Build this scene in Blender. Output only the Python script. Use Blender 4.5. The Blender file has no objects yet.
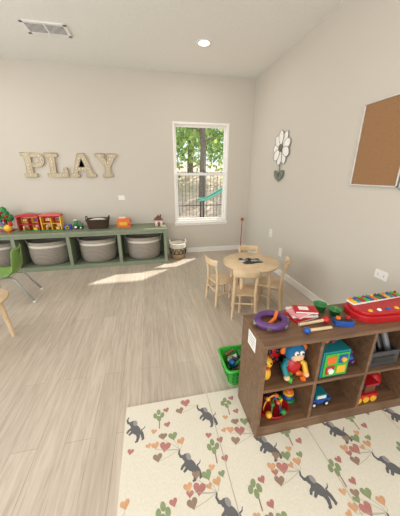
import bpy, math, random
from mathutils import Vector, Matrix, Euler
import bmesh
random.seed(7)
S=bpy.context.scene
try:
    S.view_settings.view_transform='Standard'
except Exception: pass
H=1.35
WX=1.74; WY=4.17; LX=-3.1; RY=-2.2; CZ=2.76

# ---------------------------------------------------------------- materials
def srgb(c):
    return tuple(((x/255)/12.92 if x/255<=.04045 else ((x/255+.055)/1.055)**2.4) for x in c)+(1,)
MC={}
def mat(name,col,rough=.5,metal=0,var=.04,scale=30,bump=0,spec=.5,trans=0,emit=0):
    if name in MC: return MC[name]
    m=bpy.data.materials.new(name); m.use_nodes=True
    nt=m.node_tree; n=nt.nodes; l=nt.links
    b=n['Principled BSDF']; c=srgb(col)
    b.inputs['Roughness'].default_value=rough; b.inputs['Metallic'].default_value=metal
    b.inputs['Specular IOR Level'].default_value=spec
    tc=n.new('ShaderNodeTexCoord'); no=n.new('ShaderNodeTexNoise'); no.inputs['Scale'].default_value=scale
    no.inputs['Detail'].default_value=4
    l.new(tc.outputs['Object'],no.inputs['Vector'])
    r=n.new('ShaderNodeValToRGB'); l.new(no.outputs['Fac'],r.inputs['Fac'])
    r.color_ramp.elements[0].position=.3; r.color_ramp.elements[1].position=.7
    r.color_ramp.elements[0].color=tuple(x*(1-var*2) for x in c[:3])+(1,)
    r.color_ramp.elements[1].color=tuple(min(1,x*(1+var*2)) for x in c[:3])+(1,)
    l.new(r.outputs['Color'],b.inputs['Base Color'])
    if bump:
        bp=n.new('ShaderNodeBump'); bp.inputs['Strength'].default_value=bump; bp.inputs['Distance'].default_value=.01
        l.new(no.outputs['Fac'],bp.inputs['Height']); l.new(bp.outputs['Normal'],b.inputs['Normal'])
    if emit:
        b.inputs['Emission Color'].default_value=c; b.inputs['Emission Strength'].default_value=emit
    if trans:
        o=n['Material Output']; tl=n.new('ShaderNodeBsdfTranslucent'); mx=n.new('ShaderNodeMixShader'); mx.inputs[0].default_value=trans
        l.new(r.outputs['Color'],tl.inputs[0]); l.new(b.outputs[0],mx.inputs[1]); l.new(tl.outputs[0],mx.inputs[2]); l.new(mx.outputs[0],o.inputs[0])
    MC[name]=m; return m

def wood(name,c1,c2,stretch=(1,1,12),scale=6,rough=.45):
    if name in MC: return MC[name]
    m=bpy.data.materials.new(name); m.use_nodes=True
    nt=m.node_tree; n=nt.nodes; l=nt.links; b=n['Principled BSDF']
    tc=n.new('ShaderNodeTexCoord'); mp=n.new('ShaderNodeMapping'); mp.inputs['Scale'].default_value=stretch
    l.new(tc.outputs['Object'],mp.inputs['Vector'])
    no=n.new('ShaderNodeTexNoise'); no.inputs['Scale'].default_value=scale; no.inputs['Detail'].default_value=6; no.inputs['Distortion'].default_value=.6
    l.new(mp.outputs['Vector'],no.inputs['Vector'])
    r=n.new('ShaderNodeValToRGB'); r.color_ramp.elements[0].position=.35; r.color_ramp.elements[1].position=.68
    r.color_ramp.elements[0].color=srgb(c1); r.color_ramp.elements[1].color=srgb(c2)
    l.new(no.outputs['Fac'],r.inputs['Fac']); l.new(r.outputs['Color'],b.inputs['Base Color'])
    b.inputs['Roughness'].default_value=rough
    MC[name]=m; return m

def floor_mat():
    m=bpy.data.materials.new('vinyl_plank'); m.use_nodes=True
    nt=m.node_tree; n=nt.nodes; l=nt.links; b=n['Principled BSDF']
    tc=n.new('ShaderNodeTexCoord'); mp=n.new('ShaderNodeMapping'); mp.inputs['Rotation'].default_value=(0,0,math.pi/2)
    l.new(tc.outputs['Object'],mp.inputs['Vector'])
    br=n.new('ShaderNodeTexBrick'); br.inputs['Scale'].default_value=1
    br.inputs['Brick Width'].default_value=1.22; br.inputs['Row Height'].default_value=.13
    br.inputs['Mortar Size'].default_value=.001; br.inputs['Mortar Smooth'].default_value=.2; br.inputs['Bias'].default_value=0
    br.offset=.37
    br.inputs['Color1'].default_value=srgb((203,190,175)); br.inputs['Color2'].default_value=srgb((190,177,162))
    br.inputs['Mortar'].default_value=srgb((158,144,129))
    l.new(mp.outputs['Vector'],br.inputs['Vector'])
    mp2=n.new('ShaderNodeMapping'); mp2.inputs['Scale'].default_value=(22,1.4,1)
    l.new(tc.outputs['Object'],mp2.inputs['Vector'])
    no=n.new('ShaderNodeTexNoise'); no.inputs['Scale'].default_value=2.2; no.inputs['Detail'].default_value=8; no.inputs['Roughness'].default_value=.65; no.inputs['Distortion'].default_value=.8
    l.new(mp2.outputs['Vector'],no.inputs['Vector'])
    r=n.new('ShaderNodeValToRGB'); r.color_ramp.elements[0].position=.32; r.color_ramp.elements[1].position=.62
    r.color_ramp.elements[0].color=(.74,.715,.68,1); r.color_ramp.elements[1].color=(1.0,1.0,1.0,1)
    l.new(no.outputs['Fac'],r.inputs['Fac'])
    mx=n.new('ShaderNodeMix'); mx.data_type='RGBA'; mx.blend_type='MULTIPLY'; mx.inputs[0].default_value=1
    l.new(br.outputs['Color'],mx.inputs[6]); l.new(r.outputs['Color'],mx.inputs[7])
    l.new(mx.outputs[2],b.inputs['Base Color'])
    b.inputs['Roughness'].default_value=.36; b.inputs['Specular IOR Level'].default_value=.45
    return m

def glass_mat():
    m=bpy.data.materials.new('window_glass'); m.use_nodes=True
    nt=m.node_tree; n=nt.nodes; l=nt.links; n.clear()
    o=n.new('ShaderNodeOutputMaterial'); t=n.new('ShaderNodeBsdfTransparent'); g=n.new('ShaderNodeBsdfGlossy'); g.inputs['Roughness'].default_value=.02
    x=n.new('ShaderNodeMixShader'); x.inputs[0].default_value=.05
    t.inputs[0].default_value=(.95,.97,.97,1)
    l.new(t.outputs[0],x.inputs[1]); l.new(g.outputs[0],x.inputs[2]); l.new(x.outputs[0],o.inputs[0])
    return m

def knit(name,c1,c2,sc=60):
    m=bpy.data.materials.new(name); m.use_nodes=True
    nt=m.node_tree; n=nt.nodes; l=nt.links; b=n['Principled BSDF']; b.inputs['Roughness'].default_value=.95
    tc=n.new('ShaderNodeTexCoord'); w=n.new('ShaderNodeTexWave'); w.bands_direction='Z'; w.inputs['Scale'].default_value=sc/4; w.inputs['Distortion'].default_value=1.5; w.inputs['Detail Scale'].default_value=8
    l.new(tc.outputs['Object'],w.inputs['Vector'])
    r=n.new('ShaderNodeValToRGB'); r.color_ramp.elements[0].color=srgb(c1); r.color_ramp.elements[1].color=srgb(c2)
    l.new(w.outputs['Fac'],r.inputs['Fac']); l.new(r.outputs['Color'],b.inputs['Base Color'])
    bp=n.new('ShaderNodeBump'); bp.inputs['Strength'].default_value=.5; bp.inputs['Distance'].default_value=.01
    l.new(w.outputs['Fac'],bp.inputs['Height']); l.new(bp.outputs['Normal'],b.inputs['Normal'])
    MC[name]=m; return m

P=lambda n,c,r=.35:mat('plastic_'+n,c,r,var=.01)
RED=P('red',(180,24,32)); YEL=P('yellow',(228,176,45)); BLU=P('blue',(30,80,160)); GRN=P('green',(42,128,62)); ORG=P('orange',(220,108,35))
PUR=P('purple',(88,50,108)); WHT=P('white',(235,232,226)); BLK=P('black',(28,28,30)); PNK=P('pink',(225,150,160)); TEAL=P('teal',(28,130,140)); LIME=P('lime',(60,175,58)); GRY=P('grey',(120,120,122)); BRN=P('brown',(104,66,42)); CRM=P('cream',(232,222,200))
BIRCH=wood('birch_wood',(208,180,142),(226,202,168),(1,1,1),5)
WALNUT=wood('walnut_laminate',(98,72,52),(126,96,70),(1,10,10),4,.4)
WALL=mat('wall_paint_greige',(202,195,183),.9,var=.01,scale=120,bump=.03)
CEIL=mat('ceiling_paint',(232,230,224),.95,var=.01)
TRIM=mat('trim_white',(236,233,228),.45,var=.01)
SAGE=mat('sage_paint',(126,136,112),.5,var=.02,scale=8)
METAL=mat('chrome',(190,190,190),.25,1)
PAINTM=mat('metal_paint_silver',(170,172,170),.4,.2)

# ---------------------------------------------------------------- mesh builder
class B:
    def __init__(s): s.v=[];s.f=[];s.m=[];s.sm=[];s.mats=[]
    def mi(s,m):
        if m not in s.mats: s.mats.append(m)
        return s.mats.index(m)
    def add(s,vs,fs,m,sm=False,M=None):
        o=len(s.v); i=s.mi(m)
        for v in vs:
            v=Vector(v)
            if M is not None: v=M@v
            s.v.append(v)
        for f in fs: s.f.append([a+o for a in f]); s.m.append(i); s.sm.append(sm)
    def box(s,c,d,m,rot=(0,0,0)):
        M=Matrix.Translation(c)@Euler(rot).to_matrix().to_4x4()
        x,y,z=[a/2 for a in d]
        vs=[(-x,-y,-z),(x,-y,-z),(x,y,-z),(-x,y,-z),(-x,-y,z),(x,-y,z),(x,y,z),(-x,y,z)]
        s.add(vs,[(3,2,1,0),(4,5,6,7),(0,1,5,4),(1,2,6,5),(2,3,7,6),(3,0,4,7)],m,False,M)
    def bx(s,x0,x1,y0,y1,z0,z1,m): s.box(((x0+x1)/2,(y0+y1)/2,(z0+z1)/2),(x1-x0,y1-y0,z1-z0),m)
    def cyl(s,p1,p2,r1,m,r2=None,n=16,sm=True):
        if r2 is None:r2=r1
        p1=Vector(p1);p2=Vector(p2);d=p2-p1;q=d.to_track_quat('Z','Y').to_matrix().to_4x4();M=Matrix.Translation(p1)@q;L=d.length
        vs=[(r1*math.cos(2*math.pi*i/n),r1*math.sin(2*math.pi*i/n),0) for i in range(n)]+[(r2*math.cos(2*math.pi*i/n),r2*math.sin(2*math.pi*i/n),L) for i in range(n)]
        s.add(vs,[(i,(i+1)%n,n+(i+1)%n,n+i) for i in range(n)],m,sm,M)
        s.add(vs[:n],[tuple(range(n))[::-1]],m,False,M); s.add(vs[n:],[tuple(range(n))],m,False,M)
    def ell(s,c,r,m,rot=(0,0,0),n=16,k=10):
        if isinstance(r,(int,float)): r=(r,r,r)
        M=Matrix.Translation(c)@Euler(rot).to_matrix().to_4x4()
        vs=[(0,0,r[2])];fs=[]
        for j in range(1,k):
            a=math.pi*j/k
            for i in range(n):
                b=2*math.pi*i/n; vs.append((r[0]*math.sin(a)*math.cos(b),r[1]*math.sin(a)*math.sin(b),r[2]*math.cos(a)))
        vs.append((0,0,-r[2])); L=len(vs)-1
        for i in range(n):
            fs.append((0,1+i,1+(i+1)%n)); fs.append((L,1+(k-2)*n+(i+1)%n,1+(k-2)*n+i))
            for j in range(k-2): fs.append((1+j*n+i,1+(j+1)*n+i,1+(j+1)*n+(i+1)%n,1+j*n+(i+1)%n))
        s.add(vs,fs,m,True,M)
    def lathe(s,prof,c,m,n=32,sx=1,sy=1,rot=(0,0,0),closed=False):
        M=Matrix.Translation(c)@Euler(rot).to_matrix().to_4x4(); k=len(prof)
        vs=[(r*sx*math.cos(2*math.pi*i/n),r*sy*math.sin(2*math.pi*i/n),z) for (r,z) in prof for i in range(n)]
        fs=[(j*n+i,j*n+(i+1)%n,((j+1)%k)*n+(i+1)%n,((j+1)%k)*n+i) for j in range(k if closed else k-1) for i in range(n)]
        s.add(vs,fs,m,True,M)
    def tube(s,pts,r,m,n=8,closed=False,flat=None):
        pts=[Vector(p) for p in pts];k=len(pts);vs=[];up=None
        for i,p in enumerate(pts):
            a=pts[(i-1)%k] if (closed or i>0) else p; b=pts[(i+1)%k] if (closed or i<k-1) else p
            t=(b-a).normalized()
            if up is None:
                up=Vector((0,0,1)) if abs(t.z)<.9 else Vector((1,0,0))
            u=t.cross(up).normalized(); w=u.cross(t).normalized(); up=w
            rr=r[i] if isinstance(r,(list,tuple)) else r
            for j in range(n):
                an=2*math.pi*j/n; ru,rw=(rr,rr) if flat is None else flat
                vs.append(p+u*ru*math.cos(an)+w*rw*math.sin(an))
        fs=[(i*n+j,i*n+(j+1)%n,((i+1)%k)*n+(j+1)%n,((i+1)%k)*n+j) for i in range(k if closed else k-1) for j in range(n)]
        s.add(vs,fs,m,True)
        if not closed:
            s.add(vs[:n],[tuple(range(n))],m); s.add(vs[-n:],[tuple(range(n))],m)
    def torus(s,c,R,r,m,rot=(0,0,0),n=28,k=10,sx=1,sy=1):
        M=Matrix.Translation(c)@Euler(rot).to_matrix().to_4x4()
        s.tube([M@Vector((R*sx*math.cos(2*math.pi*i/n),R*sy*math.sin(2*math.pi*i/n),0)) for i in range(n)],r,m,k,True)
    def prism(s,poly,th,m,M=None,sm=False):
        n=len(poly)
        vs=[(x,y,0) for x,y in poly]+[(x,y,th) for x,y in poly]
        s.add(vs,[tuple(range(n))[::-1],tuple(range(n,2*n))]+[(i,(i+1)%n,n+(i+1)%n,n+i) for i in range(n)],m,sm,M)
    def flat(s,poly,z,m): s.add([(x,y,z) for x,y in poly],[tuple(range(len(poly)))],m)
    def done(s,name,loc=(0,0,0),rz=0,bev=0,seg=2):
        me=bpy.data.meshes.new(name)
        xs=[v.x for v in s.v]; ys=[v.y for v in s.v]; zs=[v.z for v in s.v]
        c=Vector(((min(xs)+max(xs))/2,(min(ys)+max(ys))/2,min(zs)))
        me.from_pydata([v-c for v in s.v],[],s.f); me.update()
        for m in s.mats: me.materials.append(m)
        me.polygons.foreach_set('material_index',s.m); me.polygons.foreach_set('use_smooth',s.sm)
        bm=bmesh.new(); bm.from_mesh(me); bmesh.ops.recalc_face_normals(bm,faces=bm.faces); bm.to_mesh(me); bm.free()
        o=bpy.data.objects.new(name,me); S.collection.objects.link(o)
        R=Matrix.Rotation(rz,4,'Z')
        o.location=Vector(loc)+R@c; o.rotation_euler=(0,0,rz)
        if bev:
            b=o.modifiers.new('bevel','BEVEL'); b.width=bev; b.segments=seg; b.limit_method='ANGLE'; b.angle_limit=math.radians(50)
        return o

def rrect(w,h,r,n=6):
    pts=[]
    for cx,cy,a0 in ((w/2-r,h/2-r,0),(-w/2+r,h/2-r,90),(-w/2+r,-h/2+r,180),(w/2-r,-h/2+r,270)):
        for i in range(n+1):
            a=math.radians(a0+90*i/n); pts.append((cx+r*math.cos(a),cy+r*math.sin(a)))
    return pts

# ---------------------------------------------------------------- room shell
wx0,wx1,wz0,wz1=.42,1.34,.56,2.13
b=B(); b.bx(LX-.1,WX+.15,RY-.1,WY+.15,-.1,0,floor_mat()); b.done('floor')
b=B(); b.bx(LX-.1,WX+.15,RY-.1,WY+.15,CZ,CZ+.1,CEIL); b.done('ceiling')
b=B(); T=.15
b.bx(LX,wx0,WY,WY+T,0,CZ,WALL); b.bx(wx1,WX,WY,WY+T,0,CZ,WALL); b.bx(wx0,wx1,WY,WY+T,0,wz0,WALL); b.bx(wx0,wx1,WY,WY+T,wz1,CZ,WALL); b.done('wall_back')
b=B(); b.bx(WX,WX+T,RY-.1,WY+T,0,CZ,WALL); b.done('wall_right')
b=B()
b.bx(LX-T,LX,RY-.1,WY+T,0,.5,WALL); b.bx(LX-T,LX,RY-.1,WY+T,2.3,CZ,WALL)
for y0,y1 in ((RY-.1,-.9),(.9,1.3),(3.1,WY+T)): b.bx(LX-T,LX,y0,y1,.5,2.3,WALL)
b.done('wall_left')
b=B()
b.bx(LX,WX,RY-T,RY,0,.4,WALL); b.bx(LX,WX,RY-T,RY,2.4,CZ,WALL); b.bx(LX,-2.3,RY-T,RY,.4,2.4,WALL); b.bx(1.2,WX,RY-T,RY,.4,2.4,WALL)  # rear opening is added so the fill lamp outside can shine in
b.done('wall_rear')
bh=.09
b=B(); b.bx(LX,WX-.014,WY-.014,WY,0,bh,TRIM); b.done('baseboard_back',bev=.004)
b=B(); b.bx(WX-.014,WX,RY,WY,0,bh,TRIM); b.done('baseboard_right',bev=.004)
b=B(); b.bx(LX,LX+.014,RY,WY-.014,0,bh,TRIM); b.done('baseboard_left',bev=.004)

GL=glass_mat()
b=B(); yo=WY+.05
def frame(b,x0,x1,z0,z1,y0,y1,w,m):
    b.bx(x0,x1,y0,y1,z1-w,z1,m); b.bx(x0,x1,y0,y1,z0,z0+w,m); b.bx(x0,x0+w,y0,y1,z0+w,z1-w,m); b.bx(x1-w,x1,y0,y1,z0+w,z1-w,m)
frame(b,wx0,wx1,wz0,wz1,WY-.004,WY+.12,.03,TRIM)
zm=1.36
frame(b,wx0+.03,wx1-.03,zm-.02,wz1-.03,yo+.03,yo+.06,.03,TRIM)
frame(b,wx0+.03,wx1-.03,wz0+.03,zm+.02,yo-.01,yo+.025,.034,TRIM)
b.bx(wx0+.06,wx1-.06,yo+.043,yo+.047,zm,wz1-.05,GL); b.bx(wx0+.06,wx1-.06,yo+.005,yo+.009,wz0+.06,zm-.01,GL)
b.box(((wx0+wx1)/2,yo-.015,zm+.025),(.06,.02,.012),TRIM)
b.bx(wx0-.015,wx1+.015,WY-.03,WY+.03,wz0-.02,wz0,TRIM); b.bx(wx0-.01,wx1+.01,WY-.012,WY,wz0-.055,wz0-.02,TRIM)
b.done('window_1',bev=.003)
for i,(y0,y1) in enumerate(((-.9,.9),(1.3,3.1))):  # unseen windows added on the left to carry fill lamps
    b=B()
    b.bx(LX-.1,LX-.02,y0,y1,.5,.54,TRIM);b.bx(LX-.1,LX-.02,y0,y1,2.26,2.3,TRIM);b.bx(LX-.1,LX-.02,y0,y0+.04,.54,2.26,TRIM);b.bx(LX-.1,LX-.02,y1-.04,y1,.54,2.26,TRIM);b.bx(LX-.08,LX-.04,y0,y1,1.38,1.42,TRIM)
    b.done('window_%d'%(i+2))

b=B(); vx0,vx1,vy0,vy1=-1.12,-.70,3.2,3.44
for q in [(vx0,vx1,vy0,vy0+.03),(vx0,vx1,vy1-.03,vy1),(vx0,vx0+.03,vy0,vy1),(vx1-.03,vx1,vy0,vy1)]: b.bx(*q,CZ-.012,CZ-.001,TRIM)
b.bx(vx0+.03,vx1-.03,vy0+.03,vy1-.03,CZ-.003,CZ-.001,mat('vent_dark',(110,108,104),.9))
for i in range(8): b.box(((vx0+vx1)/2,vy0+.045+i*.0215,CZ-.009),(vx1-vx0-.05,.014,.003),TRIM,(.5,0,0))
b.bx((vx0+vx1)/2-.006,(vx0+vx1)/2+.006,vy0+.03,vy1-.03,CZ-.013,CZ-.004,TRIM)
b.done('ceiling_vent')
LAMP=mat('led_disc',(255,244,225),.5,var=0,emit=9)
for (x,y) in ((.72,3.28),(.72,.6),(-2.1,3.28),(-1.5,.2),(.72,-1.4),(-1.5,-1.4)):  # first fixture is in view; the others are added unseen as fill
    b=B(); b.lathe([(.058,-.002),(.062,-.006),(.085,-.006),(.09,0)],(x,y,CZ),TRIM)
    b.cyl((x,y,CZ-.004),(x,y,CZ-.001),.06,LAMP,n=28); b.done('recessed_light_or_fill')
    L=bpy.data.lights.new('downlight_or_fill','AREA'); L.shape='DISK'; L.size=.11; L.energy=4.6; L.color=(1,.93,.84)
    o=bpy.data.objects.new('downlight_or_fill_lamp',L); o.location=(x,y,CZ-.012); S.collection.objects.link(o)

def outlet(name,side,u,z,w=.072,h=.115):
    b=B()
    b.prism(rrect(w,h,.008),.006,TRIM)
    dk=mat('slot_dark',(60,58,55),.6)
    for s_ in (-.026,.026):
        if w>h: b.box((s_,0,.0065),(.03,.028,.002),WHT); b.box((s_,.005,.008),(.003,.008,.001),dk); b.box((s_,-.006,.008),(.003,.008,.001),dk)
        else: b.box((0,s_,.0065),(.03,.03,.002),WHT); b.box((-.005,s_,.008),(.003,.01,.001),dk); b.box((.006,s_,.008),(.003,.01,.001),dk)
    if side=='back': M=Matrix.Translation((u,WY,z))@Matrix(((1,0,0,0),(0,0,-1,0),(0,1,0,0),(0,0,0,1)))
    else: M=Matrix.Translation((WX,u,z))@Matrix(((0,0,-1,0),(-1,0,0,0),(0,1,0,0),(0,0,0,1)))
    b.v=[M@v for v in b.v]; b.done(name)
outlet('wall_outlet','back',-.44,1.0,.1,.07); outlet('wall_outlet','right',3.22,.53); outlet('wall_outlet','right',1.41,.61,.11,.07); outlet('wall_outlet','right',2.9,.33)

# ---------------------------------------------------------------- PLAY letters
LF=wood('letter_wood',(182,166,138),(200,185,158),(1,1,1),8,.7); LE=mat('letter_edge',(196,182,156),.7); BULB=mat('bulb_glass',(246,240,226),.2,var=0)
def letter(name,x0,polys,dots,w):
    b=B(); M=Matrix.Translation((x0,WY,1.32))@Matrix(((1,0,0,0),(0,0,-1,0),(0,1,0,0),(0,0,0,1)))
    for p in polys:
        b.prism(p,.03,LF,M)
        b.tube([M@Vector((x,y,.031)) for x,y in p],.0045,LE,6,True)
    for x,y in dots: b.ell(M@Vector((x,y,.034)),.008,BULB,n=10,k=6)
    b.done(name)
def dl(x0,y0,x1,y1,n): return [(x0+(x1-x0)*i/(n-1),y0+(y1-y0)*i/(n-1)) for i in range(n)]
bowl=[(.12,.33),(.2,.33)]+[(.2+.095*math.cos(a),.235+.095*math.sin(a)) for a in [math.pi/2-math.pi*i/14 for i in range(1,14)]]+[(.2,.14),(.12,.14),(.12,.195),(.19,.195)]+[(.19+.04*math.cos(a),.235+.04*math.sin(a)) for a in [-math.pi/2+math.pi*i/8 for i in range(1,8)]]+[(.19,.275),(.12,.275)]
Pst=[(0,0),(.17,0),(.17,.05),(.12,.05),(.12,.33),(0,.33),(0,.28),(.04,.28),(.04,.05),(0,.05)]
letter('marquee_letter_p',-1.76,[Pst,bowl],dl(.08,.03,.08,.3,7)+[(.2+.067*math.cos(a),.235+.067*math.sin(a)) for a in [math.pi/2-math.pi*i/5 for i in range(6)]],.3)
Lp=[(0,0),(.28,0),(.28,.13),(.225,.13),(.225,.055),(.125,.055),(.125,.28),(.17,.28),(.17,.33),(0,.33),(0,.28),(.045,.28),(.045,.055),(0,.055)]
letter('marquee_letter_l',-1.45,[Lp],dl(.085,.03,.085,.3,7)+dl(.13,.028,.25,.028,4)+[(.252,.08)],.28)
Ap1=[(0,0),(.13,0),(.13,.045),(.1,.045),(.115,.09),(.235,.09),(.25,.045),(.22,.045),(.22,0),(.36,0),(.36,.045),(.325,.045),(.225,.33),(.135,.33),(.035,.045),(0,.045)]
letter('marquee_letter_a',-1.14,[Ap1,[(.13,.14),(.22,.14),(.178,.262)]],dl(.06,.03,.17,.3,7)+dl(.3,.03,.19,.3,7)[:-1]+dl(.14,.115,.22,.115,3),.36)
Yp=[(.09,0),(.24,0),(.24,.045),(.205,.045),(.205,.14),(.29,.285),(.32,.285),(.32,.33),(.18,.33),(.18,.285),(.2,.285),(.165,.215),(.13,.285),(.15,.285),(.15,.33),(.01,.33),(.01,.285),(.04,.285),(.125,.14),(.125,.045),(.09,.045)]
letter('marquee_letter_y',-.77,[Yp],dl(.165,.03,.165,.16,4)+dl(.15,.2,.08,.305,3)+dl(.18,.2,.25,.305,3),.33)

# ---------------------------------------------------------------- flower wall art
b=B(); fy,fz=3.13,1.68; fx=WX-.02
WM=Matrix(((0,0,-1,0),(-1,0,0,0),(0,1,0,0),(0,0,0,1)))
white_m=mat('enamel_white',(240,238,232),.5); outm=mat('metal_outline',(110,106,98),.5); leafm=mat('leaf_grey_green',(112,122,106),.6)
def petal(L,w,n=8):
    a=[(w*math.sin(math.pi*i/n)**.7*(.75+.4*i/n),L*i/n) for i in range(n+1)]
    return a+[(-x,y) for x,y in a[1:-1]][::-1]
for i in range(9):
    a=2*math.pi*i/9+.15
    M=Matrix.Translation((fx+.004*(i%3),fy,fz))@WM@Matrix.Rotation(a,4,'Z')@Matrix.Translation((0,.03,0))
    pp=petal(.19,.062); b.prism(pp,.003,white_m,M); b.tube([M@Vector((x,y,.004)) for x,y in pp],.003,outm,5,True)
b.ell((fx-.012,fy,fz),(.012,.042,.042),mat('flower_centre',(120,100,78),.6)); b.torus((fx-.014,fy,fz),.042,.005,outm,(0,math.pi/2,0))
b.tube([(fx,fy,fz-.2),(fx,fy-.01,fz-.3),(fx,fy,fz-.42)],.007,leafm)
for sgn in (-1,1):
    M=Matrix.Translation((fx,fy,fz-.4))@WM@Matrix.Rotation(sgn*.75,4,'Z'); pp=petal(.17,.045); b.prism(pp,.004,leafm,M); b.tube([M@Vector((x,y,.005)) for x,y in pp],.0025,outm,5,True)
for z in (fz+.02,fz-.36): b.cyl((fx,fy,z),(WX,fy,z),.005,outm)
b.done('flower_wall_art')

# ---------------------------------------------------------------- cork board
b=B(); y0,y1,z0,z1=1.46,1.885,1.265,1.88
ck=mat('cork',(150,112,76),.95,var=.08,scale=160,bump=.2); al=mat('aluminium_frame',(214,212,208),.35,.2)
b.bx(WX-.012,WX-.001,y0,y1,z0,z1,ck)
for q in ((y0,y1,z1-.01,z1),(y0,y1,z0,z0+.01),(y0,y0+.01,z0,z1),(y1-.01,y1,z0,z1)): b.bx(WX-.02,WX-.001,*q,al)
b.done('cork_board',bev=.002)
b=B(); b.bx(WX-.012,WX-.001,.7,1.44,1.25,1.87,mat('whiteboard_face',(240,240,240),.2))
for q in ((.7,1.44,1.856,1.87),(.7,1.44,1.25,1.264),(.7,.714,1.25,1.87),(1.426,1.44,1.25,1.87)): b.bx(WX-.02,WX-.001,*q,al)
b.done('whiteboard',bev=.002)

# ---------------------------------------------------------------- bench with baskets
b=B(); bx1=.22; bt=.57; by0=3.70; by1=WY-.016
b.bx(bx1-2.86,bx1+.015,by0-.02,by1,bt-.035,bt,SAGE)
b.bx(bx1-2.84,bx1,by1-.012,by1,.05,bt-.035,SAGE)
b.bx(bx1-2.84,bx1,by0,by1-.012,.045,.065,SAGE)
b.bx(bx1-2.84,bx1,by0-.005,by0+.014,0,.065,SAGE)
b.bx(bx1-2.84,bx1,by0-.005,by0+.014,bt-.075,bt-.035,SAGE)
for i in range(5):
    x=bx1-.71*i; xc=x-.0175 if i==0 else (x+.0175 if i==4 else x)
    b.bx(xc-.0175,xc+.0175,by0,by1-.012,.0,bt-.035,SAGE)
    b.bx(xc-.024,xc+.024,by0-.008,by0+.012,0,bt-.036,SAGE)
b.done('storage_bench',bev=.003)
kg=knit('grey_rope_weave',(128,120,110),(168,160,149)); kc=knit('cream_rope_weave',(205,198,184),(235,228,214))
kg2=knit('taupe_rope_weave',(142,133,120),(182,172,158))
for i in range(4):
    cx=bx1-.355-.71*i; b=B()
    b.lathe([(.0,0),(.225,0),(.25,.015),(.272,.11),(.275,.2),(.272,.27)],(cx,by0+.235,.067),kg,40,1,.8)
    b.lathe([(.272,.27),(.276,.28),(.274,.30),(.272,.302)],(cx,by0+.235,.067),kc,40,1,.8)
    b.lathe([(.272,.302),(.27,.34),(.262,.355),(.254,.35),(.252,.25),(.25,.03),(0,.02)],(cx,by0+.235,.067),kg2,40,1,.8)
    for s_ in (-1,1):
        b.tube([(cx+s_*.262,by0+.235-.05,.067+.31),(cx+s_*.285,by0+.235-.045,.067+.36),(cx+s_*.288,by0+.235,.067+.375),(cx+s_*.285,by0+.235+.045,.067+.36),(cx+s_*.262,by0+.235+.05,.067+.31)],.009,kg2)
    b.done('rope_basket')
b=B(); c=(.42,3.93,0)
b.lathe([(0,0),(.10,0),(.115,.01),(.132,.09),(.136,.17)],c,knit('tan_weave',(150,125,92),(190,165,128)),32)
b.lathe([(.136,.17),(.136,.25),(.13,.27),(.122,.265),(.125,.17),(.10,.02),(0,.02)],c,kc,32)
for i in range(12):
    a=2*math.pi*i/12
    for s_ in (-1,1): b.tube([(c[0]+.139*math.cos(a+s_*.2*t),c[1]+.139*math.sin(a+s_*.2*t),.1+.13*t*.6) for t in (0,.5,1)],.006,BLK,6)
b.torus((c[0],c[1],.095),.136,.005,BLK);b.torus((c[0],c[1],.185),.138,.005,BLK)
for s_ in (-1,1): b.tube([(c[0]+s_*.128,c[1]-.04,.25),(c[0]+s_*.135,c[1]-.035,.31),(c[0]+s_*.135,c[1]+.035,.31),(c[0]+s_*.128,c[1]+.04,.25)],.008,kc)
b.done('woven_basket')

# bench-top toys
z=bt; yy=3.93
XZ=Matrix(((1,0,0,0),(0,0,-1,0),(0,1,0,0),(0,0,0,1)))
b=B()
x=-2.08; b.cyl((x,yy+.05,z),(x,yy+.05,z+.014),.09,RED,n=24); b.cyl((x,yy+.05,z+.014),(x,yy+.05,z+.15),.028,BRN,.02)
for dx,dz,r in ((0,.24,.075),(-.06,.19,.06),(.06,.19,.06),(0,.3,.05)): b.ell((x+dx,yy+.05,z+dz),(r,r*.8,r),GRN)
for dx,dz in ((-.07,.2),(.06,.22),(0,.27),(.02,.17),(-.03,.23)): b.ell((x+dx,yy-.015,z+dz),.022,RED)
b.done('toy_apple_tree')
b=B(); x=-1.98;y=yy-.12
b.ell((x,y,z+.07),(.055,.04,.05),YEL);b.ell((x+.045,y,z+.125),(.028,.026,.03),RED);b.cyl((x+.065,y,z+.125),(x+.095,y,z+.12),.01,ORG,.001)
for dx in (-.01,.01,.03): b.ell((x+.03+dx,y,z+.158),.011,RED)
for a in (.3,.7,1.1): b.ell((x-.055,y,z+.09+a*.03),(.05,.01,.018),[GRN,RED,BLU][int(a*2)%3],(0,a,0))
for dy in (-.015,.015): b.cyl((x,y+dy,z+.004),(x,y+dy,z+.03),.006,ORG); b.box((x+.01,y+dy,z+.003),(.035,.018,.006),ORG)
b.done('toy_rooster')
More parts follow.
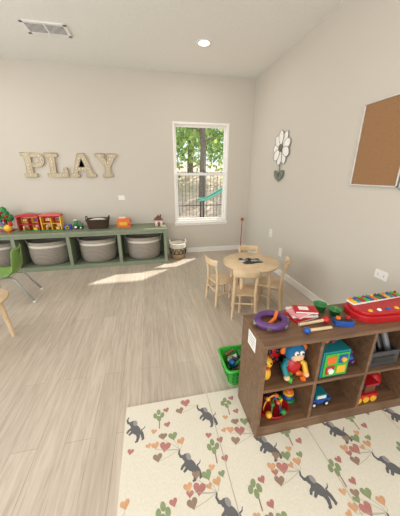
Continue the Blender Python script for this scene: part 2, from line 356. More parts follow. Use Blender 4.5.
def playset(x0,x1,wallm,trimm,roofm,name):
    b=B(); w=x1-x0; cx=(x0+x1)/2; h=.22
    b.bx(x0,x1,yy-.07,yy+.07,z,z+.012,GRN)
    b.bx(x0+.01,x1-.01,yy+.045,yy+.06,z+.012,z+h,wallm)
    b.bx(x0+.005,x0+.02,yy-.06,yy+.06,z+.012,z+h*.92,trimm); b.bx(x1-.02,x1-.005,yy-.06,yy+.06,z+.012,z+h*.92,trimm)
    b.bx(x0+.02,x1-.02,yy-.05,yy+.045,z+.095,z+.105,trimm)
    b.bx(cx-.006,cx+.006,yy-.05,yy+.045,z+.012,z+.18,trimm)
    for s_ in (-1,1):
        for zz in (.035,.125):
            wxc=cx+s_*w/4; b.bx(wxc-.034,wxc+.034,yy+.038,yy+.046,z+zz,z+zz+.05,trimm); b.bx(wxc-.024,wxc+.024,yy+.034,yy+.04,z+zz+.008,z+zz+.042,BLU if s_*zz>.05 else WHT); b.bx(wxc-.002,wxc+.002,yy+.032,yy+.036,z+zz+.008,z+zz+.042,trimm)
    b.prism([(x0,h-.01),(x1,h-.01),(x1,h+.012),(cx+.03,h+.03),(cx-.03,h+.03),(x0,h+.012)],.13,roofm,Matrix.Translation((0,yy+.065,z))@XZ)
    b.box((cx-w/4,yy-.03,z+.03),(.03,.03,.035),ORG); b.ell((cx-w/4,yy-.03,z+.062),.014,CRM); b.box((cx+w/4,yy-.02,z+.03),(.05,.03,.035),YEL)
    b.done(name,bev=.002)
playset(-1.89,-1.6,YEL,RED,RED,'toy_barn'); playset(-1.585,-1.3,RED,YEL,mat('plastic_rose',(205,90,80),.4,var=.01),'toy_dollhouse')
b=B(); x=-1.225
b.prism(rrect(.1,.08,.015),.04,BLU,Matrix.Translation((x,yy-.02,z+.04))@XZ)
b.cyl((x,yy-.06,z+.04),(x,yy-.09,z+.04),.024,YEL); b.cyl((x,yy-.085,z+.04),(x,yy-.093,z+.04),.016,BLK); b.box((x-.03,yy-.04,z+.086),(.02,.02,.012),RED); b.done('toy_camera')
b=B(); x=-1.09
b.box((x,yy,z+.06),(.12,.055,.045),GRN); b.box((x-.025,yy,z+.105),(.05,.05,.05),GRN); b.box((x-.025,yy,z+.134),(.06,.06,.008),WHT); b.cyl((x+.03,yy,z+.08),(x+.03,yy,z+.125),.005,BLK)
for s_ in (-1,1):
    b.cyl((x-.03,yy+s_*.028,z+.036),(x-.03,yy+s_*.05,z+.036),.036,BLK); b.cyl((x-.03,yy+s_*.05,z+.036),(x-.03,yy+s_*.052,z+.036),.018,WHT)
    b.cyl((x+.04,yy+s_*.028,z+.023),(x+.04,yy+s_*.045,z+.023),.023,BLK); b.cyl((x+.04,yy+s_*.045,z+.023),(x+.04,yy+s_*.047,z+.023),.012,WHT)
b.done('toy_tractor',bev=.003)
b=B(); x=-.8; wk=knit('dark_wicker',(52,38,30),(92,70,54),120)
def ring(wd,dp,zz,r): b.tube([(x+px,yy+py,zz) for px,py in rrect(wd,dp,.035)],r,wk,6,True)
b.prism(rrect(.26,.16,.035),.012,wk,Matrix.Translation((x,yy,z)))
for j in range(9): ring(.27+.004*j,.165+.004*j,z+.012+.013*j,.0075)
ring(.315,.21,z+.135,.011)
for s_ in (-1,1): b.tube([(x+s_*.155,yy-.05,z+.135),(x+s_*.165,yy-.045,z+.18),(x+s_*.165,yy+.045,z+.18),(x+s_*.155,yy+.05,z+.135)],.007,wk)
b.ell((x,yy,z+.12),(.13,.075,.03),WHT)
b.done('wicker_basket')
b=B(); x=-.42
pf=[(-.1,0),(.1,0),(.1,.09)]+[(.065+.035*math.cos(a),.105+.035*math.sin(a)) for a in [math.pi/2*i/5 for i in range(6)]]+[(-.065+.035*math.cos(a),.105+.035*math.sin(a)) for a in [math.pi/2+math.pi/2*i/5 for i in range(6)]]+[(-.1,.09)]
b.prism(pf,.1,ORG,Matrix.Translation((x,yy+.05,z))@XZ)
b.prism(rrect(.12,.05,.02),.006,YEL,Matrix.Translation((x-.005,yy-.05,z+.06))@XZ)
b.cyl((x+.075,yy-.05,z+.05),(x+.075,yy-.064,z+.05),.013,RED); b.box((x-.02,yy,z+.145),(.1,.02,.03),CRM); b.box((x+.105,yy,z+.09),(.02,.03,.015),BLK)
b.done('toy_toaster',bev=.003)
b=B(); x=.12
b.bx(x-.06,x+.06,yy-.05,yy+.05,z,z+.1,mat('house_pink',(214,176,160),.7))
vs=[(x-.075,yy-.06,z+.095),(x+.075,yy-.06,z+.095),(x,yy-.06,z+.165),(x-.075,yy+.06,z+.095),(x+.075,yy+.06,z+.095),(x,yy+.06,z+.165)]
b.add(vs,[(0,1,2),(5,4,3),(0,2,5,3),(2,1,4,5),(1,0,3,4)],mat('roof_brown',(120,72,58),.7))
b.bx(x-.015,x+.018,yy-.054,yy-.05,z,z+.06,BRN)
for dx in (-.038,.04): b.bx(x+dx-.014,x+dx+.014,yy-.054,yy-.05,z+.045,z+.078,WHT)
b.bx(x+.025,x+.045,yy-.01,yy+.01,z+.12,z+.18,BRN)
b.done('toy_house')

# ---------------------------------------------------------------- kids table + chairs
def ktable(name,c,r,h,rz=math.pi/4,lr=.2):
    b=B(); b.lathe([(0,h-.025),(r-.006,h-.025),(r,h-.019),(r,h-.006),(r-.006,h),(0,h)],(0,0,0),BIRCH,48)
    for i in range(4):
        a=math.pi/2*i; b.cyl((lr*math.cos(a),lr*math.sin(a),h-.025),((lr+.03)*math.cos(a),(lr+.03)*math.sin(a),0),.021,BIRCH,.016)
        a2=a+math.pi/2; b.cyl((lr*math.cos(a),lr*math.sin(a),h-.05),(lr*math.cos(a2),lr*math.sin(a2),h-.05),.016,BIRCH)
    b.done(name,c,rz)
ktable('kids_table',(1.0,2.21,0),.29,.5)
def kchair(c,rz):
    b=B(); sh=.27
    b.prism(rrect(.25,.24,.06),.02,BIRCH,Matrix.Translation((0,0,sh-.02)))
    for sx_ in (-1,1):
        b.cyl((sx_*.09,.085,sh-.02),(sx_*.11,.105,0),.016,BIRCH,.012)
        b.tube([(sx_*.113,-.135,0),(sx_*.1,-.112,sh-.01),(sx_*.102,-.12,.4),(sx_*.105,-.14,.5)],[.014,.017,.016,.013],BIRCH,10)
        b.cyl((sx_*.095,.095,.13),(sx_*.107,-.123,.13),.009,BIRCH)
    b.cyl((-.105,-.123,.17),(.105,-.123,.17),.009,BIRCH)
    def rail(zc,hh,y0):
        pts=[(.12*math.sin(a),y0-.045*math.cos(a)+.01,zc) for a in [-1.45+2.9*i/14 for i in range(15)]]
        b.tube(pts,0,BIRCH,12,False,(.009,hh))
    rail(.495,.036,-.135)
    b.done('kids_chair',c,rz)
kchair((.73,2.35,0),-math.pi/2+.25); kchair((.87,2.04,0),-.3); kchair((1.215,2.16,0),math.pi/2-.6); kchair((1.12,2.5,0),math.pi-.2)
b=B(); z=.5
b.prism(rrect(.2,.13,.01),.0025,BLK,Matrix.Translation((1.0,2.2,z)))
for i in range(14):
    x=1.0+random.uniform(-.11,.11); y=2.2+random.uniform(-.08,.08); b.box((x,y,z+.004+.0012*i),(.05,.035,.003),[BLK,GRY,WHT,BLK][i%4],(0,0,random.uniform(0,3)))
b.done('picture_cards')
ktable('kids_table',(-1.49,2.06,0),.26,.38,.12,.2)

# green shell chair
b=B(); GC=P('chair_green',(112,150,68),.4)
sh=.33
prof=[(.17,-.005),(.15,.0),(.08,-.012),(0,-.016),(-.08,-.01),(-.13,.01),(-.16,.06),(-.172,.13),(-.182,.2),(-.19,.26),(-.192,.285)]
cols=9; vs=[]; fs=[]
for j,(y,zz) in enumerate(prof):
    hw=.18 if j<6 else .18-.012*(j-5)*.5
    if j==len(prof)-1: hw*=.8
    for i in range(cols):
        t=-1+2*i/(cols-1)
        vs.append((hw*t,y+(.035*t*t if j>=5 else 0),sh+zz+(.022*t*t if j<6 else 0)))
for j in range(len(prof)-1):
    for i in range(cols-1):
        if j==8 and 3<=i<=4: continue
        a=j*cols+i; fs.append((a,a+1,a+cols+1,a+cols))
b.add(vs,fs,GC,True)
for sx_ in (-1,1):
    b.tube([(sx_*.1,.08,sh-.03),(sx_*.14,.13,sh-.05),(sx_*.17,.17,0.01)],.01,PAINTM)
    b.tube([(sx_*.1,-.06,sh-.03),(sx_*.14,-.12,sh-.05),(sx_*.17,-.26,0.01)],.01,PAINTM)
    b.cyl((sx_*.1,.08,sh-.03),(sx_*.1,-.06,sh-.03),.009,PAINTM)
    for y in (.17,-.26): b.cyl((sx_*.17,y,0),(sx_*.17,y,.02),.014,WHT)
b.cyl((-.1,.0,sh-.03),(.1,0,sh-.03),.009,PAINTM)
o=b.done('school_chair',(-1.62,2.84,0),math.pi/2+.15)
sd=o.modifiers.new('solid','SOLIDIFY'); sd.thickness=.006; sd.offset=0

b=B(); b.cyl((1.6,4.06,.0),(1.6,4.06,.03),.05,P('stand_tan',(170,130,90))); b.cyl((1.6,4.06,.03),(1.62,4.09,.56),.007,mat('dusty_red',(160,70,70),.5)); b.ell((1.62,4.09,.59),(.03,.02,.035),mat('dusty_red',(160,70,70),.5)); b.ell((1.62,4.09,.56),(.02,.02,.012),YEL); b.done('toy_mop')

# ---------------------------------------------------------------- play mat
matc=mat('foam_mat_cream',(220,214,198),.7,var=.02,scale=90,bump=.1)
EL=mat('print_grey',(98,98,100),.7,var=.03); EL2=mat('print_grey_light',(150,146,144),.7); HP=mat('print_rose',(178,120,114),.7); HG=mat('print_sage',(136,150,110),.7); HO=mat('print_peach',(208,160,120),.7); HT=mat('print_taupe',(150,126,108),.7); LN=mat('print_line',(170,164,150),.7)
b=B(); mx0,mx1,my0,my1,mt=-.22,1.70,-.45,1.15,.012
b.bx(mx0,mx1,my0,my1,0,mt,matc)
zc=[mt+.0004]
def Z():
    zc[0]+=.0000012; return zc[0]
def efl(cx,cy,rx,ry,rot,m,n=16):
    z=Z(); c_,s_=math.cos(rot),math.sin(rot)
    b.flat([(cx+rx*math.cos(t)*c_-ry*math.sin(t)*s_,cy+rx*math.cos(t)*s_+ry*math.sin(t)*c_) for t in [2*math.pi*i/n for i in range(n)]],z,m)
def strip(pts,ws,m):
    z=Z(); L=[];Rr=[]
    for i,pnt in enumerate(pts):
        a=Vector(pts[max(0,i-1)]);c_=Vector(pts[min(len(pts)-1,i+1)]);t=(c_-a).normalized();nn=Vector((-t.y,t.x)); w=ws if isinstance(ws,(int,float)) else ws[i]
        L.append(Vector(pnt)+nn*w);Rr.append(Vector(pnt)-nn*w)
    vs=[(q.x,q.y,z) for q in L]+[(q.x,q.y,z) for q in Rr]; n=len(pts)
    b.add(vs,[(i,i+1,n+i+1,n+i) for i in range(n-1)],m)
def heart(cx,cy,s_,m,rot=0):
    if cx<mx0+.03 or cx>mx1-.03 or cy>my1-.025: return
    pts=[]
    for i in range(20):
        t=2*math.pi*i/20; x=16*math.sin(t)**3; y=13*math.cos(t)-5*math.cos(2*t)-2*math.cos(3*t)-math.cos(4*t)
        x*=s_/32;y*=s_/32; pts.append((cx+x*math.cos(rot)-y*math.sin(rot),cy+x*math.sin(rot)+y*math.cos(rot)))
    b.flat(pts,Z(),m)
def elephant(x,y,fl=1,s_=1):
    g=lambda px,py:(x+fl*px*s_,y+py*s_)
    cx,cy=g(0,0); efl(cx,cy,.042*s_,.027*s_,fl*-.9,EL)
    cx,cy=g(-.018,.045); efl(cx,cy,.024*s_,.021*s_,0,EL)
    strip([g(.012,-.02),g(.02,-.05),g(.012,-.078),g(0,-.08)],[.014*s_,.011*s_,.008*s_,.006*s_],EL)
    strip([g(.03,-.015),g(.044,-.04),g(.05,-.07),g(.04,-.074)],[.013*s_,.01*s_,.008*s_,.006*s_],EL)
    strip([g(-.02,.015),g(-.045,.0),g(-.055,-.015)],[.01*s_,.008*s_,.006*s_],EL)
    strip([g(-.012,.0),g(-.03,-.02),g(-.042,-.028)],[.01*s_,.008*s_,.006*s_],EL)
    strip([g(-.03,.05),g(-.05,.055),g(-.058,.075),g(-.05,.096)],[.011*s_,.008*s_,.006*s_,.004*s_],EL)
    strip([g(.035,-.01),g(.055,.0),g(.062,.014)],[.004*s_,.003*s_,.002*s_],EL)
    cx,cy=g(-.004,.046); efl(cx,cy,.014*s_,.021*s_,.3*fl,EL2)
    return g(-.05,.096)
rows=[(1.0,-.16),(.77,.11),(.56,-.16),(.35,.11),(.14,-.16)]
for y,xo in rows:
    for k in range(-1,6):
        x=xo+.41*k
        if x<mx0+.05 or x>mx1-.08: continue
        tip=elephant(x,y,1,.84)
        hs=[(-.115,.11,HP,.058),(-.07,.155,HG,.05),(-.155,.065,HT,.048),(-.03,.12,HO,.042),(-.165,.125,HO,.042),(-.12,.165,HT,.04)]
        for dx,dy,m,sz in hs:
            hx,hy=x+dx,y+dy
            if hx<mx0+.03 or hy>my1-.03: continue
            strip([(hx,hy-.02),((hx+tip[0])/2+.006,(hy+tip[1])/2-.012),tip],.0009,LN); heart(hx,hy,sz,m,random.uniform(-.3,.3))
        tx,ty=x+.13,y+.03
        if tx<mx1-.06 and ty<my1-.08:
            strip([(tx,ty-.05),(tx+.003,ty)],.003,HT)
            for dx,dy,m in ((0,.01,HG),(-.02,.03,HG),(.02,.028,HG),(0,.05,HG)): efl(tx+dx,ty+dy,.012,.018,random.uniform(-.5,.5),m,12)
            heart(tx+.045,ty+.055,.036,HP,.2); heart(tx-.03,ty-.06,.032,HO,-.2); heart(tx+.045,ty-.035,.036,HP,.2); heart(tx+.01,ty-.095,.034,HG,.1)
        heart(x-.02,y-.11,.034,HP,-.2); heart(x+.07,y-.1,.03,HO,.3)
for xl in (.28,.78,1.28): strip([(xl,my0),(xl,my1)],.0015,LN)
b.done('foam_play_mat')

# ---------------------------------------------------------------- toy shelf
sx0,sx1,sy0,sy1,st=.47,1.70,.82,1.09,.612; z0=mt
b=B(); t=.018
b.bx(sx0,sx1,sy0-.004,sy1,st-t,st,WALNUT)
ncol=4; cw=(sx1-sx0)/ncol
b.bx(sx0,sx0+t,sy0,sy1,z0,st-t,WALNUT); b.bx(sx1-t,sx1,sy0,sy1,z0,st-t,WALNUT)
b.bx(sx0+t,sx1-t,sy1-.008,sy1,z0+.02,st-t,WALNUT)
b.bx(sx0+t,sx1-t,sy0+.006,sy0+.02,z0,z0+.06,WALNUT)
zb=z0+.06; zmid=.335
b.bx(sx0+t,sx1-t,sy0,sy1-.008,zb,zb+t,WALNUT); b.bx(sx0+t,sx1-t,sy0,sy1-.008,zmid-t/2,zmid+t/2,WALNUT)
for i in range(1,ncol):
    x=sx0+cw*i; b.bx(x-t/2,x+t/2,sy0+.001,sy1-.008,zb+t,st-t,WALNUT)
b.done('toy_shelf',bev=.0015)
b=B(); b.bx(sx0-.0015,sx0-.0003,.91,1.0,.50,.585,mat('paper_white',(232,230,224),.8))
for i in range(4): b.bx(sx0-.002,sx0-.0015,.92,.99,.57-i*.016-.003,.57-i*.016,GRY)
b.done('shelf_label')
U=zmid+t/2; Lo=zb+t
b=B(); x,y=.525,.9
b.ell((x,y,U+.045),(.03,.045,.045),YEL); b.ell((x,y-.01,U+.11),.032,YEL); b.ell((x-.01,y-.045,U+.105),(.012,.018,.006),ORG); b.ell((x-.028,y,U+.05),(.008,.03,.022),ORG)
for s_ in (-1,1): b.ell((x+s_*.012,y-.037,U+.12),.005,BLK)
b.done('toy_duck')
b=B(); x,y=.6,.99
b.ell((x,y,U+.085),(.068,.045,.085),RED); b.ell((x,y-.02,U+.185),(.042,.037,.034),BLK)
for dx,dz in ((-.025,.11),(.025,.11),(0,.07),(-.03,.05),(.03,.05)): b.ell((x+dx,y-.038,U+dz),(.016,.01,.016),BLK)
for s_ in (-1,1): b.ell((x+s_*.014,y-.052,U+.19),.008,WHT); b.ell((x+s_*.055,y-.01,U+.02),(.018,.03,.015),BLK)
b.done('plush_ladybug')
b=B(); x,y=.68,.9
FUZ=mat('plush_blue',(30,110,160),.95,var=.08,scale=200,bump=.4); FB=mat('plush_brown',(112,54,40),.95,var=.08,scale=200,bump=.4); FT=mat('plush_tan',(220,180,140),.95)
b.ell((x,y,U+.06),(.05,.04,.058),RED); b.ell((x,y-.005,U+.15),(.056,.046,.05),FUZ); b.ell((x,y-.037,U+.138),(.036,.02,.026),FT)
for s_ in (-1,1):
    b.ell((x+s_*.058,y,U+.155),(.02,.01,.022),ORG); b.ell((x+s_*.015,y-.047,U+.168),(.012,.008,.013),WHT); b.ell((x+s_*.015,y-.055,U+.168),.005,BLK)
    b.tube([(x+s_*.03,y,U+.09),(x+s_*.06,y-.02,U+.07),(x+s_*.055,y-.05,U+.035)],[.018,.016,.014],[TEAL,YEL][s_>0]); b.ell((x+s_*.055,y-.052,U+.03),.016,FT)
    b.tube([(x+s_*.02,y-.02,U+.02),(x+s_*.05,y-.045,U+.018),(x+s_*.03,y-.065,U+.016)],[.018,.016,.015],[LIME,ORG][s_>0])
b.tube([(x-.015,y-.054,U+.128),(x,y-.058,U+.122),(x+.015,y-.054,U+.128)],.002,BLK,6)
b.ell((x,y,U+.2),(.02,.02,.012),FB)
b.done('plush_monkey')
b=B(); x,y,s2=.885,.9,.16
b.box((x,y,U+s2/2+.003),(s2,s2*.85,s2),TEAL)
fr=y-s2*.425
for dx,dz,w,h,m in ((0,.08,.14,.14,LIME),(-.033,.115,.05,.045,ORG),(.034,.115,.048,.05,BLU),(-.034,.052,.048,.05,RED),(.032,.05,.05,.045,YEL)):
    b.box((x+dx,fr-.003,U+.003+dz),(w,.006 if m is LIME else .016,h),m)
b.cyl((x+.034,fr-.01,U+.118),(x+.034,fr-.018,U+.118),.014,YEL); b.cyl((x-.034,fr-.01,U+.055),(x-.034,fr-.02,U+.055),.015,WHT); b.torus((x,y,U+s2+.028),.035,.006,RED,(math.pi/2,0,0))
b.ell((x-.02,y,U+s2+.02),.015,ORG); b.ell((x+.03,y,U+s2+.02),.013,PUR)
b.done('activity_cube',bev=.006)
b=B(); x,y=1.014,.93
b.ell((x,y,U+.045),(.035,.05,.04),BLU); b.ell((x,y-.05,U+.06),(.024,.022,.024),BLU); b.cyl((x,y-.068,U+.055),(x,y-.08,U+.055),.01,PUR)
for s_ in (-1,1): b.ell((x+s_*.016,y-.045,U+.087),(.008,.006,.012),PUR); b.cyl((x+s_*.02,y-.02,U),(x+s_*.02,y-.02,U+.03),.009,PUR); b.cyl((x+s_*.02,y+.03,U),(x+s_*.02,y+.03,U+.03),.009,PUR)
b.done('toy_pig')
b=B(); x,y=1.2,.92; DG=P('charcoal',(62,62,66))
b.bx(x-.1,x+.1,y-.08,y+.08,U,U+.008,DG)
for q in ((x-.1,x+.1,y-.08,y-.072),(x-.1,x+.1,y+.072,y+.08),(x-.1,x-.092,y-.072,y+.072),(x+.092,x+.1,y-.072,y+.072)): b.bx(*q,U+.008,U+.1,DG)
for i in range(4): b.cyl((x-.075+i*.05,y-.05,U+.03),(x-.07+i*.048,y+.02,U+.15+.01*(i%2)),.018,[BLK,GRY,BLK,GRY][i])
b.bx(x-.07,x+.07,y-.084,y-.08,U+.03,U+.07,BLK)
b.done('storage_bin',bev=.003)
def truck(x,y,z,bodym,cabm,name,s_=1):
    b=B(); g=lambda a:a*s_
    b.box((x,y,z+g(.035)),(g(.2),g(.08),g(.02)),BLK)
    b.box((x-g(.06),y,z+g(.08)),(g(.065),g(.078),g(.075)),cabm); b.box((x-g(.095),y,z+g(.095)),(g(.004),g(.06),g(.03)),WHT); b.box((x-g(.06),y-g(.04),z+g(.095)),(g(.04),g(.004),g(.03)),WHT)
    vs=[(x-g(.02),y-g(.04),z+g(.048)),(x+g(.085),y-g(.04),z+g(.048)),(x+g(.085),y+g(.04),z+g(.048)),(x-g(.02),y+g(.04),z+g(.048)),(x-g(.03),y-g(.05),z+g(.11)),(x+g(.11),y-g(.05),z+g(.11)),(x+g(.11),y+g(.05),z+g(.11)),(x-g(.03),y+g(.05),z+g(.11))]
    b.add(vs,[(3,2,1,0),(0,1,5,4),(1,2,6,5),(2,3,7,6),(3,0,4,7)],bodym); b.add([v_ for v_ in vs[4:]],[(0,1,2,3)],bodym,False,Matrix.Translation((0,0,-.02)))
    for wx_ in (-.065,.02,.07):
        for s3 in (-1,1): b.cyl((x+g(wx_),y+s3*g(.03),z+g(.026)),(x+g(wx_),y+s3*g(.052),z+g(.026)),g(.026),BLK); b.cyl((x+g(wx_),y+s3*g(.052),z+g(.026)),(x+g(wx_),y+s3*g(.054),z+g(.026)),g(.012),YEL)
    b.done(name,bev=.003)
truck(1.53,.9,U,RED,YEL,'toy_dump_truck')
b=B(); x,y=.6,.9
b.lathe([(0,0),(.075,0),(.09,.03),(.094,.035),(.086,.034),(.07,.01),(0,.01)],(x,y,Lo),RED,32,1.0,.75)
for i,(m,a0,hh) in enumerate(((YEL,0,.1),(GRN,1.05,.08),(BLU,2.1,.09))):
    ca,sa=math.cos(a0),math.sin(a0)
    b.tube([(x+.055*math.cos(q)*ca,y+.045*math.cos(q)*sa,Lo+.012+hh*math.sin(q)) for q in [math.pi*k/14 for k in range(15)]],.004,m,6)
    for q in (.6,.85,1.3,2.2): b.ell((x+.055*math.cos(q)*ca,y+.045*math.cos(q)*sa,Lo+.012+hh*math.sin(q)),.0125,[RED,YEL,GRN,ORG,BLU][(i+int(q*3))%5],n=12,k=8)
b.ell((x-.045,y-.045,Lo+.035),.018,YEL); b.ell((x+.04,y-.045,Lo+.035),.018,GRN)
b.done('bead_maze')
b=B(); x,y=.725,.95
for i,(r,m) in enumerate(((.04,GRN),(.035,BLU),(.031,YEL),(.026,ORG),(.021,RED))): b.torus((x,y,Lo+.012+i*.02),r-.01,.011,m)
b.cyl((x,y,Lo),(x,y,Lo+.12),.009,WHT); b.ell((x,y,Lo+.125),.014,RED); b.done('stacking_rings')
b=B(); x,y=.88,.9
b.box((x,y,Lo+.035),(.13,.065,.03),BLU); b.box((x+.005,y,Lo+.065),(.07,.058,.035),TEAL); b.box((x+.005,y-.03,Lo+.066),(.055,.004,.02),WHT)
for wx_ in (-.04,.04):
    for s3 in (-1,1): b.cyl((x+wx_,y+s3*.02,Lo+.02),(x+wx_,y+s3*.036,Lo+.02),.02,BLK); b.cyl((x+wx_,y+s3*.036,Lo+.02),(x+wx_,y+s3*.038,Lo+.02),.009,WHT)
b.done('toy_car',bev=.006)
b=B()
for i in range(6):
    b.box((.82+.05*(i%4)+.01*(i//4),1.02,Lo+.022+.044*(i//4)),(.042,.042,.042),[ORG,BRN,YEL,PUR,RED,GRN][i],(0,0,.25*i))
b.done('toy_blocks',bev=.004)
b=B(); x,y=1.16,.9
b.bx(x-.08,x+.08,y-.06,y+.06,Lo+.012,Lo+.05,RED); b.bx(x+.0,x+.07,y-.045,y+.045,Lo+.05,Lo+.11,BRN); b.bx(x-.01,x+.08,y-.055,y+.055,Lo+.11,Lo+.12,RED)
b.cyl((x-.075,y,Lo+.07),(x,y,Lo+.07),.032,BLU); b.cyl((x-.05,y,Lo+.1),(x-.05,y,Lo+.13),.01,YEL,.016)
for wx_ in (-.05,0,.05):
    for s3 in (-1,1): b.cyl((x+wx_,y+s3*.05,Lo+.02),(x+wx_,y+s3*.066,Lo+.02),.02,YEL)
b.done('toy_train',bev=.003)
b=B(); x,y=1.31,.95; b.ell((x,y,Lo+.05),.05,RED); b.torus((x,y,Lo+.05),.05,.004,BLU,(.5,.3,0)); b.torus((x,y,Lo+.05),.05,.004,YEL,(1.8,.3,0)); b.done('toy_ball')
b=B(); x,y=1.53,.94
for i,m in enumerate((BLK,BLU,GRY,RED)): b.box((x+.004*i,y,Lo+.016+.035*i),(.18,.14,.03),m,(0,0,.08*i)); b.box((x+.004*i,y-.005,Lo+.016+.035*i),(.17,.142,.022),WHT,(0,0,.08*i))
b.done('board_books')

# toys on shelf top
z=st
b=B(); x,y=.58,.98
b.torus((x,y,z+.022),.072,.02,PUR,sx=1,sy=.85); b.torus((x,y,z+.032),.07,.009,mat('plastic_lilac',(130,98,150),.4,var=.01),sx=1,sy=.85)
b.cyl((x,y,z+.004),(x,y,z+.012),.06,BRN,n=24)
for i in range(6):
    a=i*math.pi/3; b.cyl((x+.086*math.cos(a),y+.074*math.sin(a),z+.016),(x+.086*math.cos(a),y+.074*math.sin(a),z+.028),.014,METAL)
b.tube([(x-.03,y-.03,z+.02),(x+.02,y+.0,z+.03),(x+.045,y+.03,z+.05)],.009,ORG)
b.done('tambourine')
b=B()
for i,(dx,dy,w,h,m,r) in enumerate(((.0,.0,.15,.11,RED,.2),(.01,.01,.14,.1,WHT,-.15),(-.005,.0,.12,.09,PNK,.35),(.02,-.005,.12,.07,RED,-.3))):
    b.box((.775+dx,1.015+dy,z+.006+.012*i),(w,h,.011),m,(0,0,r)); b.box((.775+dx,1.015+dy,z+.006+.012*i),(w-.006,h+.001,.007),WHT,(0,0,r))
b.box((.785,1.015,z+.049),(.05,.03,.003),WHT,(0,0,-.3))
b.done('board_books')
b=B(); b.cyl((.71,.93,z+.009),(.86,.93,z+.019),.008,BIRCH); b.ell((.865,.93,z+.019),.019,RED); b.cyl((.72,.87,z+.017),(.86,.88,z+.008),.008,BIRCH); b.ell((.715,.87,z+.017),.017,BLU); b.done('drum_mallets')
b=B(); b.box((.945,.9,z+.015),(.09,.045,.028),BLU,(0,0,-.3)); b.box((.945,.9,z+.031),(.08,.035,.004),BLK,(0,0,-.3)); b.cyl((.97,.9,z+.03),(.97,.9,z+.045),.01,RED); b.cyl((.92,.91,z+.03),(.92,.91,z+.042),.012,ORG); b.done('toy_remote_control',bev=.004)
def cup(x,y,m,r=.032,h=.055):
    b=B(); b.lathe([(0,0),(r*.75,0),(r,h),(r+.003,h),(r+.003,h-.004),(r-.003,h-.003),(r*.72,.004),(0,.004)],(x,y,z),m,24); b.done('stacking_cup')
cup(.915,1.045,GRN,.034,.045); cup(.965,.985,GRN,.03,.04)
# toy xylophone / keyboard
b=B(); x,y,rz=1.245,.965,.05
X=Matrix.Translation((x,y,z))@Matrix.Rotation(rz,4,'Z')
out=[(-.21,.0),(-.2,-.045),(-.17,-.075),(-.1,-.09),(0,-.1),(.1,-.115),(.18,-.125),(.23,-.1),(.245,-.03),(.235,.06),(.2,.105),(.0,.1),(-.17,.085),(-.2,.05)]
b.prism(out,.035,RED,X)
ins=[(px*.9,py*.86) for px,py in out]; b.prism(ins,.016,RED,X@Matrix.Translation((0,0,.035)))
b.prism([(-.17,.02),(.2,.03),(.2,.088),(-.17,.078)],.008,WHT,X@Matrix.Translation((0,0,.051)))
kc2=[RED,ORG,YEL,LIME,GRN,TEAL,BLU,PUR]
for i in range(12):
    M=X@Matrix.Translation((-.152+.0295*i,.054,.063))
    o_=len(b.v); b.box((0,0,0),(.024,.05,.009),kc2[(i*3+2)%8])
    for k in range(o_,len(b.v)): b.v[k]=M@b.v[k]
    b.ell(M@Vector((0,.012,.008)),.008,kc2[(i*5+1)%8],n=10,k=6)
for i in range(4):
    b.ell(X@Vector((-.13+.055*i,-.045-.004*i,.052)),(.012,.012,.008),[YEL,WHT,BLU,YEL][i],n=12,k=8)
b.cyl(X@Vector((.13,-.05,.05)),X@Vector((.13,-.05,.06)),.035,BLU,n=24); b.cyl(X@Vector((.13,-.05,.06)),X@Vector((.13,-.05,.064)),.022,YEL,n=24)
b.done('toy_xylophone',bev=.006,seg=3)
b=B(); b.ell((1.6,1.0,z+.04),(.05,.05,.04),YEL); b.cyl((1.6,1.0,z),(1.6,1.0,z+.02),.055,BLU); b.done('toy_bell')

# ---------------------------------------------------------------- green bin with toys
b=B(); x0,x1,y0,y1,h=.42,.67,1.155,1.385,.155
def loop(z,i):
    return [(((x0+x1)/2)+px,((y0+y1)/2)+py,z) for px,py in rrect(x1-x0-2*i,y1-y0-2*i,.035)]
lv=[loop(0,.03),loop(h,.004),loop(h,-.008),loop(h-.012,-.008)]; lv2=[loop(h,.004),loop(.006,.034)]
n=len(lv[0])
for seq in (lv,lv2):
    vs=[v for L_ in seq for v in L_]; b.add(vs,[(j*n+i,j*n+(i+1)%n,(j+1)*n+(i+1)%n,(j+1)*n+i) for j in range(len(seq)-1) for i in range(n)],LIME,True)
b.add(loop(.003,.03),[tuple(range(n))],LIME)
for j in range(3):
    for i in range(7):
        b.box((x0+.045+.027*i,y0+.0215-.011*j*.55,.04+.033*j),(.014,.004,.018),GRN); b.box((x0+.0215-.011*j*.55,y0+.045+.025*i,.04+.033*j),(.004,.014,.018),GRN)
b.done('plastic_bin')
b=B()
for i in range(26):
    x=random.uniform(x0+.06,x1-.06); y=random.uniform(y0+.06,y1-.06); zz=.03+.12*(i/26)
    m=[GRN,BLK,WHT,PUR,GRN,BLK,BLU,BRN][i%8]
    if i%3==0: b.box((x,y,zz),(.07,.05,.015),m,(random.random(),random.random(),random.random()*3))
    elif i%3==1: b.ell((x,y,zz),(.035,.02,.02),m,(0,random.random(),random.random()*3))
    else: b.cyl((x-.03,y,zz),(x+.03,y+.02,zz+.02),.012,m)
b.done('toy_pile')

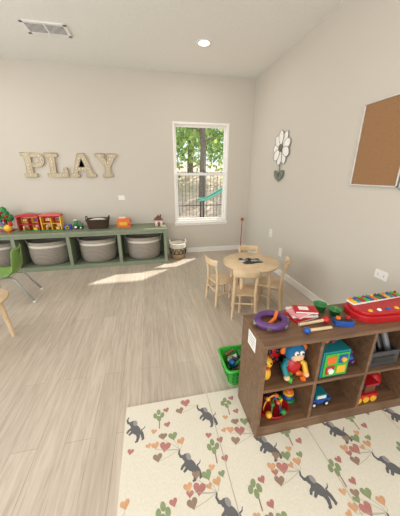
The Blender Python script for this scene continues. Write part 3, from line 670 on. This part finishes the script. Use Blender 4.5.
# ---------------------------------------------------------------- outdoors
mul=mat('mulch_ground',(208,184,168),1,var=.2,scale=14)
b=B(); nx,ny=30,24; vs=[];fs=[]
for j in range(ny):
    for i in range(nx):
        x=-9+i*.8; y=WY+.2+j*.7; d=y-WY
        zz=-.3+ max(0,d-2.5)*.19 + .06*math.sin(x*1.7+y)+.05*math.sin(y*2.1)
        vs.append((x,y,zz))
for j in range(ny-1):
    for i in range(nx-1): a=j*nx+i; fs.append((a,a+1,a+nx+1,a+nx))
b.add(vs,fs,mul,True); b.done('ground')
b=B(); fm=mat('fence_black',(70,70,70),.5); fy_=8.2
for zz in (.35,1.4): b.bx(-3,7,fy_-.01,fy_+.01,zz,zz+.025,fm)
for i in range(84): b.bx(-3+.12*i-.006,-3+.12*i+.006,fy_-.006,fy_+.006,.0,1.46,fm)
for i in range(5): b.bx(-3+2.4*i-.03,-3+2.4*i+.03,fy_-.03,fy_+.03,-.2,1.52,fm)
b.done('metal_fence')
b=B(); sg=P('slide_green',(96,178,158),.4)
pts=[(1.45,7.2,.62),(1.65,7.2,.64),(1.9,7.2,.76),(2.2,7.2,.93),(2.4,7.2,1.02),(2.55,7.2,1.03)]
for s_ in (-.18,.18): b.tube([(a,y+s_,c_+.03) for a,y,c_ in pts],.025,sg)
vs=[]
for a,y,c_ in pts: vs+=[(a,y-.18,c_),(a,y+.18,c_)]
b.add(vs,[(2*i,2*i+1,2*i+3,2*i+2) for i in range(5)],sg)
b.bx(2.55,3.05,6.95,7.45,.98,1.03,sg)
for x in (2.6,3.0):
    for y in (7.0,7.4): b.cyl((x,y,-.2),(x,y,1.6),.03,fm)
b.cyl((1.5,7.2,-.2),(1.5,7.2,.62),.03,fm)
b.done('playground_slide')
bark=mat('bark',(112,100,88),.95,var=.15,scale=12,bump=.5)
lfs=[mat('leaf_a',(140,180,78),.7,var=.08,trans=.45),mat('leaf_b',(190,214,120),.7,var=.08,trans=.45),mat('leaf_c',(104,148,62),.7,var=.08,trans=.45)]
def tree(x,y,h,r,z0,nl=1500,trunk=.12,lo=.3):
    b=B(); b.tube([(x,y,z0),(x+.05,y,z0+h*.3),(x-.05,y,z0+h*.6),(x+.05,y,z0+h*.9)],[trunk*1.3,trunk,trunk*.8,trunk*.3],bark,10)
    ends=[]
    for i in range(9):
        a=i*2.4; zz=z0+h*(lo+.06*i); L=r*random.uniform(.6,.95)
        e=(x+L*math.cos(a),y+L*math.sin(a),zz+h*.15); b.tube([(x,y,zz),((x+e[0])/2,(y+e[1])/2,zz+.04*h),e],[trunk*.4,trunk*.2,.015],bark,6); ends.append(e)
    for i in range(nl):
        e=random.choice(ends+[(x,y,z0+h*.9)]); c_=Vector((e[0]+random.gauss(0,r*.36),e[1]+random.gauss(0,r*.36),e[2]+random.gauss(0,h*.1)))
        M=Matrix.Translation(c_)@Euler((random.random()*6,random.random()*6,random.random()*6)).to_matrix().to_4x4(); s_=random.uniform(.08,.15)
        b.add([(-s_,0,0),(0,-s_*.5,0),(s_,0,.02),(0,s_*.5,0)],[(0,1,2,3)],random.choice(lfs),False,M)
    b.done('tree')
tree(2.05,9.6,6.0,1.2,.5,1100,.11,.33); tree(.3,11.5,6,2.0,.9,3600,.1,.12); tree(4.6,12,6,2,.9,3600,.1,.12); tree(2.4,14.5,6.5,2.4,1.4,5000,.14,.05)

# ---------------------------------------------------------------- lights
w=bpy.data.worlds.new('sky'); S.world=w; w.use_nodes=True
bg=w.node_tree.nodes['Background']; bg.inputs[0].default_value=(.88,.94,1,1); bg.inputs[1].default_value=1.5
sun=bpy.data.lights.new('sun','SUN'); sun.energy=7.5; sun.angle=.025; sun.color=(1,.95,.86)
so=bpy.data.objects.new('sun',sun); S.collection.objects.link(so); so.rotation_euler=Vector((-1.45,-1.2,-2.05)).to_track_quat('-Z','Y').to_euler()
def area(name,loc,d,sx_,sy_,e,col):
    L=bpy.data.lights.new(name,'AREA'); L.shape='RECTANGLE'; L.size=sx_; L.size_y=sy_; L.energy=e; L.color=col
    o=bpy.data.objects.new(name,L); S.collection.objects.link(o); o.location=loc; o.rotation_euler=Vector(d).to_track_quat('-Z','Y').to_euler(); return o
area('fill_rear',(-.55,RY-.2,1.4),(0,1,-.05),3.4,2.0,68,(1,.985,.96))  # added area lamp behind the camera, brightens surfaces facing it
area('fill_left',(LX-.2,0,1.4),(1,0,0),1.8,1.8,37,(.97,.99,1))  # added fill lamp outside a made-up left window
area('fill_left',(LX-.2,2.2,1.4),(1,0,0),1.8,1.8,37,(.97,.99,1))  # second added fill lamp, same made-up left side

# ---------------------------------------------------------------- camera
cam=bpy.data.cameras.new('camera'); cam.sensor_fit='HORIZONTAL'; cam.sensor_width=36; cam.lens=36*240/400; cam.clip_start=.02
co=bpy.data.objects.new('camera',cam); S.collection.objects.link(co); co.location=(0,0,H)
co.rotation_euler=(math.radians(90-19.1),0,-math.radians(11.6)); S.camera=co
